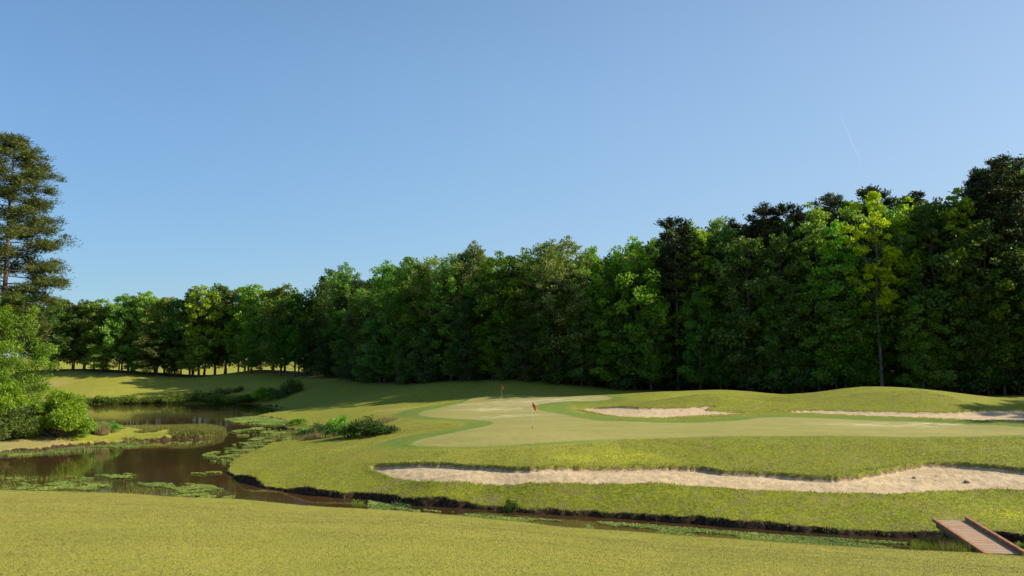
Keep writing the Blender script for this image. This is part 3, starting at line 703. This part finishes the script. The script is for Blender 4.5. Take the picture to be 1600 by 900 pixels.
plant_px('bush', b1, 92, 681, .9, 'tall bright lime green bush on the spit by the pond', 'bush', None, (.98, 1.0, 1.02))
plant_px('bush', b1, 4, 679, 1.1, 'bright green bush at the left edge behind the duller one', 'bush', None, (.9, .9, 1.15), 2)
plant_px('bush', b2, 20, 685, .9, 'dull olive green bush at the left edge of the spit', 'bush', None, (.9, .9, .75), 1)
plant_px('bush', b3, 52, 678, .9, 'dark green bush between the lime bush and the fresh green tree', 'bush', None, (1.2, 1.2, 1.7))
plant_px('bush', b2, 40, 612, 2.5, 'shadowed bush on the far bank left of the pond', 'bush', None, (1.6, 1.6, .9), 3)
plant_px('bush', b3, 134, 679, .8, 'small mid green bush right of the tall lime bush', 'bush', None, (.8, .8, .9), 1)
plant_px('bush', b3, 165, 675, .8, 'low green shrub behind the tan grass clump', 'bush', None, (1.0, 1.0, .7), 4)
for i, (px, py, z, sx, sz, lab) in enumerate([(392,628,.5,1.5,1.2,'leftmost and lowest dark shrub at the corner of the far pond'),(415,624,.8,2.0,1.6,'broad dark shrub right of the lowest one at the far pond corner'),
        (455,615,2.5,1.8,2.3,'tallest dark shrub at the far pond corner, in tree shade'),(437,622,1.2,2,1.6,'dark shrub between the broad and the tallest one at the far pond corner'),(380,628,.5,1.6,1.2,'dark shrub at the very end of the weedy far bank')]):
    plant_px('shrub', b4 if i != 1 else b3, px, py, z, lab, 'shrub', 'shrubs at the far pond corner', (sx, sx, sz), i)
for i, (px, py, z, sx, sz, b, lab) in enumerate([(480,680,.6,1.0,.9,'m','leftmost green shrub on the near pond\'s east bank'),(500,679,.7,1.1,.95,'d','dark shrub beside the leftmost green one on the east bank'),(528,681,.8,.9,1.15,'m','upright green shrub in the middle of the east bank thicket'),
        (548,683,.9,1.3,1.0,'t','brownish twiggy shrub in the middle of the east bank thicket'),(575,681,1.1,1.2,1.15,'d','tallest dark shrub near the right end of the east bank thicket'),(600,678,1.3,1.1,.7,'t','low brown shrub ending the east bank thicket'),
        (465,664,.5,.9,.5,'m','low green plant on the weed mat left of the thicket')]):
    me = {'m': b3, 'd': b4, 't': (b4[0], b4[1])}[b]
    plant_px('shrub', me, px, py, z, lab, 'shrub', 'shrubs on the east bank of the pond', (sx, sx, sz), i*1.3)
plant_px('shrub', b4, 799, 797, .2, 'small dark shrub growing out of the stream bank below the long bunker', 'shrub', None, (.3, .3, .55))
plant_px('shrub', b4, 622, 786, .3, 'grey-brown bush hanging over the stream bank left of the bunker', 'shrub', None, (.65, .5, .45), 2)
plant_px('shrub', b5, 560, 787, .1, 'small bright green plant at the water\'s edge in the stream', 'shrub', None, (.55, .55, .8), 2)
plant_px('shrub', b5, 1598, 858, .6, 'leafy yellow-green plant right of the footbridge', 'shrub', None, (.8, .8, 1.0), 2)
plant_px('shrub', b3, 1588, 846, .6, 'dark green weed in the shaded ditch right of the footbridge', 'shrub', None, (.35, .35, .5), 2)

# ------------------------------------------------------------------ grasses, reeds, weeds
def blades(X, Y, h, wd, rg, lean=.35, Z=None, tone=None):
    n_ = len(X); Z = ground_zs(X, Y)-.01 if Z is None else Z
    th = rg.uniform(0, 6.283, n_); hh = h*rg.uniform(.5, 1.25, n_); ln = lean*hh*rg.uniform(.2, 1, n_)
    P = np.stack([X, Y, Z], 1); 
    d = np.stack([np.cos(th)*ln, np.sin(th)*ln, hh], 1)
    th2 = rg.uniform(0, 6.283, n_); s = np.stack([np.cos(th2), np.sin(th2), 0*th2], 1)*(np.broadcast_to(wd, th.shape)*.5)[:, None]
    Vv = np.stack([P-s, P+s, P+d], 1).reshape(-1, 3)
    t = np.clip((tone if tone is not None else .5)+rg.normal(size=n_)*.22, 0, 1)
    return Vv, np.arange(n_*3).reshape(-1, 3), np.repeat(t, 3)
def stuff(name, Vv, Ff, tt, mat, label, cat):
    o = link(name, np_mesh(name, Vv, Ff, mat, False, {'tone': tt})); tag(o, label, cat, kind='stuff'); return o
rg = np.random.default_rng(3)
def view_sample(n_, d0, d1, rg, pw=1.0):
    Y = (d0**pw+(d1**pw-d0**pw)*rg.uniform(0, 1, n_))**(1/pw); X = Y*rg.uniform(-.75, .78, n_); return X, Y
X, Y = view_sample(560000, 8, 52, rg, 1.0)
z_, s_, a_, _ = fields(X, Y)
keep = (s_ < -.1) & (sdpoly(X, Y, [(-400,-60)]+[atz(x, y, .3)[:2] for x, y in edge]+[(400,-60)]) > -.6)
X, Y, z_ = X[keep], Y[keep], z_[keep]
tone = .5+fbm(X*.45, Y*.45, 77)*1.0+fbm(X*2, Y*2, 78)*.5
V1, F1, t1 = blades(X, Y, .028+.0002*Y, .012+.0003*Y, rg, .6, z_-.01, tone)
stuff('mown_grass', V1, F1, t1, m_blade, 'short dry-tipped mown turf covering the near slope', 'grass')
X = rg.uniform(-26, 48, 620000); Y = rg.uniform(38, 92, 620000)
kp = (X/Y > -.36) & (X/Y < .74); X, Y = X[kp], Y[kp]
z_, s_, a_, _ = fields(X, Y)
fr_ = sdpoly(X, Y, FRNG)
fgd = sdpoly(X, Y, [(-400,-60)]+[atz(x, y, .3)[:2] for x, y in edge]+[(400,-60)])
keep = (s_ < -.14-.35*fbm(X*1.3, Y*1.3, 88)) & (a_ < .12) & (fr_ < -.3) & (fgd < 0) & (rg.uniform(0, 1, len(X)) < np.where(Y > 62, .45, .8))
X, Y, z_, s_, a_ = X[keep], Y[keep], z_[keep], s_[keep], a_[keep]
tone = .48+fbm(X*.7, Y*.7, 81)*1.1+fbm(X*3, Y*3, 82)*.6
hgt = .055+.10*np.clip(fbm(X*.9, Y*.9, 83)+.15, 0, 1)+.07*np.exp(-(np.abs(s_)/.5)**2)+.05*np.exp(-(np.abs(a_)/.3)**2)
V1, F1, t1 = blades(X, Y, hgt, .035, rg, .55, z_-.01, tone)
stuff('rough_grass', V1, F1, t1, m_rblade, 'tufty lime and olive rough grass round the long bunker', 'grass')
def in_px_poly(pp, z, n_, rg, dens=None):
    P = np.array([atz(x, y, z)[:2] for x, y in pp]); lo, hi = P.min(0), P.max(0)
    X = rg.uniform(lo[0], hi[0], n_); Y = rg.uniform(lo[1], hi[1], n_); k_ = sdpoly(X, Y, P) > 0
    return X[k_], Y[k_]
# water weeds: floating leaf mats
mats = [([(-60,741),(30,744),(110,742),(180,751),(230,757),(210,764),(120,768),(0,772),(-60,772)],26000,.45),
        ([(140,744),(200,741),(225,746),(180,750)],4000,.5),
        ([(205,758),(260,754),(330,760),(372,772),(360,782),(280,779),(220,770)],18000,.62),
        ([(315,712),(350,700),(400,684),(470,680),(430,694),(392,708),(362,724),(345,728),(330,722)],26000,.5),
        ([(350,655),(400,651),(445,640),(470,640),(500,652),(490,662),(455,668),(400,665),(365,661)],60000,.75),
        ([(352,676),(400,668),(450,672),(480,680),(420,684),(372,682)],20000,.5),
        ([(-60,712),(50,706),(100,701),(200,693),(330,687),(330,692),(200,700),(100,708),(0,716),(-60,722)],20000,.55),
        ([(175,671),(200,667),(260,668),(250,673)],6000,.8),
        ([(285,740),(330,738),(380,740),(370,746),(320,745)],5000,.3)]
Xs, Ys = [], []
for pp, n_, dn in mats:
    X, Y = in_px_poly(pp, 0, n_*4, rg); P_ = np.array([atz(a_, b_, 0)[:2] for a_, b_ in pp]); f = -.14*np.exp(-sdpoly(X, Y, P_)/1.3)+ fbm(X*.5, Y*.5, 91)+.5*fbm(X*2, Y*2, 92)
    k_ = f > (.5-dn)*.55+.03; Xs.append(X[k_]); Ys.append(Y[k_])
X, Y = in_px_poly([(575,783),(640,796),(720,803),(800,810),(1000,820),(1200,836),(1440,850),(1540,862),(1540,880),(1200,860),(1000,848),(800,829),(640,814),(575,806)], 0, 220000, rg)
f = fbm(X*.5, Y*.5, 93)+.4*fbm(X*2, Y*2, 94); q = sdpoly(X, Y, W)
k_ = f+(1.5-q)*.16 > -.12; k_ &= q > -.2; Xs.append(X[k_]); Ys.append(Y[k_])
X = np.concatenate(Xs); Y = np.concatenate(Ys); Zw = np.full(len(X), .012)+rg.uniform(0, .10, len(X))*(.4+Y/120)
tone = np.clip(.5+fbm(X*.4, Y*.4, 95)*1.2+rg.normal(size=len(X))*.15, 0, 1)
sz = .05+.0010*Y
Vv, Ff, tt = leaf_quads(np.stack([X, Y, Zw], 1), 1, tone, rg, .8); c0 = np.repeat(np.stack([X, Y, Zw], 1), 4, 0); Vv = c0+(Vv-c0)*np.repeat(sz, 4)[:, None]*np.array([1.2, 1.2, .55])
Vv[:, 2] = np.maximum(Vv[:, 2], .006)
stuff('water_weeds', Vv, Ff, tt, m_weed, 'mats of green floating weed on the pond and stream', 'water weed')
def reeds(name, pp, z, n_, h, wd, mat, label, cat, lean=.3, thr=-.1, sc=.5, ground=True):
    X, Y = in_px_poly(pp, z, n_, rg); f = fbm(X*sc, Y*sc, 101)
    k_ = f > thr; X, Y, f = X[k_], Y[k_], f[k_]
    Z = np.maximum(ground_zs(X, Y), 0)-.03
    V1, F1, t1 = blades(X, Y, h*(.7+f), wd, rg, lean, Z, .5+f)
    stuff(name, V1, F1, t1, mat, label, cat)
reeds('marsh_grass', [(-60,741),(30,745),(110,744),(180,752),(230,758),(300,762),(370,772),(360,780),(200,772),(0,772),(-60,772)], 0, 16000, .30, .03, m_reed, 'low green marsh grass standing in the water along the near shore', 'marsh grass', .5, -.02, .7)
reeds('marsh_grass', [(350,735),(362,718),(400,702),(430,688),(480,682),(500,672),(455,668),(430,680),(380,700),(345,722)], 0, 16000, .35, .05, m_reed, 'low green marsh grass along the east shore of the pond', 'marsh grass', .5, -.08, .6)
def weed_bank(name, line, n_, h, rad_, lsize, mat, label, cat, seed):
    r_ = np.random.default_rng(seed); Ps = []; ts = []
    for i in range(n_):
        f = r_.uniform(0, len(line)-1.001); j = int(f); a_, b_ = line[j], line[j+1]; q = f-j
        px, py, z = [a_[k]+(b_[k]-a_[k])*q for k in range(3)]
        p = np.array(atz(px, py, z)); p[:2] += r_.normal(size=2)*rad_*.8; hh = h*r_.uniform(.45, 1.1)
        gz = max(ground_z(p[0], p[1]), 0); u = r_.normal(size=(110, 3)); u /= np.linalg.norm(u, axis=1, keepdims=True)
        c = u*(r_.uniform(0, 1, (110, 1))**.5)*np.array([rad_, rad_, hh*.5])+np.array([p[0], p[1], gz+hh*.5]); Ps.append(c); ts.append(np.clip(r_.uniform(.1, .9)+r_.normal(size=110)*.15, 0, 1))
    Vv, Ff, tt = leaf_quads(np.vstack(Ps), lsize, np.concatenate(ts), r_)
    stuff(name, Vv, Ff, tt, mat, label, cat)
m_bankweed = leaf_material('bank_weed', (.050, .075, .016), (.13, .165, .032), trans=.3)
weed_bank('waterside_plants', [(118,626,.8),(200,627,.6),(300,627,.5),(372,628,.4)], 210, 2.0, 1.3, .34, m_bankweed, 'low green weeds and saplings lining the far bank of the pond', 'waterside plants', 61)
weed_bank('waterside_plants', [(200,622,1.4),(300,620,1.4),(372,622,1.0)], 60, 1.3, 1.2, .34, m_bankweed, 'thin second belt of weeds above the far bank of the pond', 'waterside plants', 62)
X = rg.uniform(-60, -25, 160000); Y = rg.uniform(80, 110, 160000); sp2 = sdpoly(X, Y, PEN); u_ = X/Y*F+800
k_ = (sp2 > -.3) & (u_ > 180) & (fbm(X*.5, Y*.5, 131) > .22-(u_-180)*.0032); X, Y = X[k_], Y[k_]
V1, F1, t1 = blades(X, Y, .22+.5*np.clip((X/Y*F+800-200)/150, 0, 1)*(.6+fbm(X*.6, Y*.6, 133)), .07, rg, .4, None, .55+fbm(X*.5, Y*.5, 132))
stuff('tall_grass', V1, F1, t1, m_reed, 'tall yellow-green grass on the tip of the spit', 'tall grass')
reeds('tall_grass', [(-50,708),(100,699),(250,686),(250,690),(100,706),(-50,716)], .2, 12000, .40, .07, m_reed, 'fringe of reddish grass along the near side of the spit', 'tall grass', .4, -.05)
reeds('rushes', [(1425,856),(1440,843),(1475,843),(1530,858),(1545,872),(1500,880),(1425,872)], .1, 9000, .62, .022, m_reed, 'upright green and brown rushes beside the footbridge', 'rushes', .35, -.25, 1.2)
reeds('rushes', [(1460,860),(1475,848),(1500,852),(1530,870),(1480,874)], .1, 2500, .75, .02, m_dry, 'dry brown seed heads among the rushes beside the footbridge', 'rushes', .35, -.15, 1.4)
reeds('bank_grass', [(560,800),(700,806),(1000,832),(1400,860),(1530,874),(1530,884),(1400,874),(1000,850),(700,820),(560,810)], .1, 42000, .26, .022, m_reed, 'tall uncut grass along the near edge of the stream', 'tall grass', .5, -.1, .8)
reeds('bank_grass', [(-60,764),(200,768),(400,782),(560,796),(560,808),(400,798),(200,784),(-60,782)], .1, 30000, .26, .025, m_reed, 'tall uncut grass along the near edge of the pond', 'tall grass', .5, -.1, .8)
reeds('marsh_grass', [(455,684),(480,676),(600,672),(625,680),(560,688),(480,690)], .6, 5000, .7, .06, m_dry, 'tan dead grass at the foot of the east bank shrubs', 'tall grass', .4, -.05, .6)
# tan grass clump on the spit
q = atz(157, 679, .8); r_ = np.random.default_rng(9); n_ = 1500
th = r_.uniform(0, 6.283, n_); rr_ = np.sqrt(r_.uniform(0, 1, n_))*.9
V1, F1, t1 = blades(np.cos(th)*rr_, np.sin(th)*rr_, 1.6*(1-.45*rr_), .05, r_, .5, np.zeros(n_), .5)
cl = link('grass_clump', np_mesh('grass_clump', V1, F1, m_dry, False, {'tone': t1})); cl.location = (q[0], q[1], ground_z(q[0], q[1])); tag(cl, 'tan dry grass clump right of the lime green bush', 'grass clump')

# ------------------------------------------------------------------ flags, bridge, bunker stones, posts, contrail
def flagstick(px, py, z, label, hgt, yaw, droop, dark_base):
    q = atz(px, py, z); gz = ground_z(q[0], q[1])
    e = link('golf_flag', None); e.location = (q[0], q[1], gz); tag(e, label, 'golf flag', 'flags on the putting green')
    v, f = tube([(0, 0, -.05), (0, 0, hgt*.5), (0, 0, hgt)], [.010, .009, .008], 8)
    link('pole', np_mesh('pole', v, f, m_pole, True), e)
    v, f = tube([(0, 0, .0), (0, 0, .35)], [.019, .019], 8); link('pole_base', np_mesh('pole_base', v, f, m_poled if dark_base else m_pole, True), e)
    v, f = tube([(0, 0, .004), (0, 0, .012)], [.054, .054], 16); link('cup_rim', np_mesh('cup_rim', v, f, m_white, True), e)
    nu, nv = 12, 8; Vv = []
    for i in range(nu+1):
        for j in range(nv+1):
            u = i/nu; w_ = j/nv
            x = u*.46*(1-droop*.45); zz = hgt-.03-w_*.40-u*.46*droop-.05*u*w_
            yy = math.sin(u*6+w_*1.5)*.05*u
            Vv.append((x, yy, zz))
    Vv = np.array(Vv); c_, s_ = math.cos(yaw), math.sin(yaw)
    Vv = np.stack([Vv[:, 0]*c_-Vv[:, 1]*s_, Vv[:, 0]*s_+Vv[:, 1]*c_, Vv[:, 2]], 1)
    Vb = Vv+np.array([0.004*s_, -.004*c_, 0]); nn = len(Vv)
    Fq = [(i*(nv+1)+j, (i+1)*(nv+1)+j, (i+1)*(nv+1)+j+1, i*(nv+1)+j+1) for i in range(nu) for j in range(nv)]
    link('flag', np_mesh('flag', np.vstack([Vv, Vb]), Fq+[tuple(nn+k for k in reversed(t)) for t in Fq], m_red, True), e)
flagstick(832, 671, 3.4, 'nearer red flag on its stick, on the front of the putting green', 2.3, -.5, .75, True)
flagstick(784, 623, 3.5, 'farther red flag on its stick, at the back of the putting green', 2.25, -.3, .55, False)

def boxes(L):
    Vs, Fs = [], []
    for (x0, x1, y0, y1, z0, z1) in L:
        o = len(Vs)*8; Vs.append([(x0,y0,z0),(x1,y0,z0),(x1,y1,z0),(x0,y1,z0),(x0,y0,z1),(x1,y0,z1),(x1,y1,z1),(x0,y1,z1)])
        Fs += [(o,o+3,o+2,o+1),(o+4,o+5,o+6,o+7),(o,o+1,o+5,o+4),(o+1,o+2,o+6,o+5),(o+2,o+3,o+7,o+6),(o+3,o,o+4,o+7)]
    return np.array(Vs, float).reshape(-1, 3), np.array(Fs)
pa_ = np.array(atz(1568, 865, .60)); pb_ = np.array(atz(1486, 813, 1.02)); ax = pb_-pa_; Lb = np.linalg.norm(ax)
br = link('footbridge', None); br.location = pa_; br.rotation_euler = (math.asin(ax[2]/Lb), 0, math.atan2(-ax[0], ax[1]))
tag(br, 'small wooden plank footbridge with rusty red edge beams over the stream', 'footbridge')
rb = random.Random(4); wd = 1.5
ex = pb_-pa_
bl = []; y = 0
while y < Lb-.1:
    y1 = min(y+.142, Lb); o = rb.uniform(-.012, .012); bl.append((-wd/2+.09+o, wd/2-.09+o, y, y1, -.045+rb.uniform(-.004, .004), rb.uniform(-.003, .006))); y = y1+.010
v, f = boxes(bl); dk = link('deck', np_mesh('deck', v, f, m_board), br)
for s in (-1, 1):
    x0 = s*(wd/2)-(.07); hh = .05 if s < 0 else .17
    v, f = boxes([(s*(wd/2)-.08, s*(wd/2)+.08, -.15, Lb+.1, -.10, hh)]); me = np_mesh('curb', v, f, m_rust); cb = link('curb', me, br)
    bv = cb.modifiers.new('b', 'BEVEL'); bv.width = .012; bv.segments = 2
    v, f = boxes([(s*(wd/2-.12)-.07, s*(wd/2-.12)+.07, 0, Lb, -.36, -.103)]); link('beam', np_mesh('beam', v, f, m_poled), br)
for yy in (.9, Lb-.9):
    v, f = boxes([(-wd/2, wd/2, yy-.09, yy+.09, -.52, -.363)]); link('cross_beam', np_mesh('cross_beam', v, f, m_poled), br)
for yy in (.9, Lb-.9):
    for s in (-1, 1):
        v, f = tube([(s*.6, yy, -1.5), (s*.6, yy, -.50)], [.09, .085], 10); link('support_post', np_mesh('support_post', v, f, m_poled, True), br)
def rock(px, py, z, r, label, name='stone', mat=None, s=(1, .8, .6)):
    q = atz(px, py, z); rgk = np.random.default_rng(int(px)); import bmesh
    bm = bmesh.new(); bmesh.ops.create_icosphere(bm, subdivisions=3, radius=r)
    for v in bm.verts:
        k_ = 1+.22*math.sin(v.co.x/r*3+px)*math.sin(v.co.y/r*4+1)+.1*math.sin(v.co.z/r*7+px); v.co = (v.co.x*k_*s[0], v.co.y*k_*s[1], v.co.z*k_*s[2])
    for f_ in bm.faces: f_.smooth = True
    me = bpy.data.meshes.new(name); bm.to_mesh(me); bm.free(); me.materials.append(mat or m_stone)
    o = link(name, me); o.location = (q[0], q[1], ground_z(q[0], q[1])+r*s[2]*.4); tag(o, label, 'stone')
rock(1510, 753, 1.6, .17, 'larger dark stone lying on the bunker sand at the right')
rock(1428, 744, 1.8, .11, 'smaller dark stone lying on the bunker sand left of the larger one')
# faint contrail high above the wood
ta = at(1313, 178, 3000); tb = at(1328, 216, 3000); tc_ = at(1345, 252, 3000)
v, f = tube([ta, tb, tc_], [1.2, 2.8, 1.8], 6)
mt = bpy.data.materials.new('thin_vapour'); mt.use_nodes = True; nt = mt.node_tree; nt.nodes.clear(); g = NB(nt)
o_ = g.n('ShaderNodeOutputMaterial'); tr_ = g.n('ShaderNodeBsdfTransparent'); df = g.n('ShaderNodeBsdfTranslucent'); df.inputs[0].default_value = (1, 1, 1, 1); mx = g.n('ShaderNodeMixShader'); mx.inputs[0].default_value = .028
g.l(tr_.outputs[0], mx.inputs[1]); g.l(df.outputs[0], mx.inputs[2]); g.l(mx.outputs[0], o_.inputs[0])
ct = link('contrail', np_mesh('contrail', v, f, mt, True)); tag(ct, 'short faint white contrail in the blue sky above the wood', 'contrail')
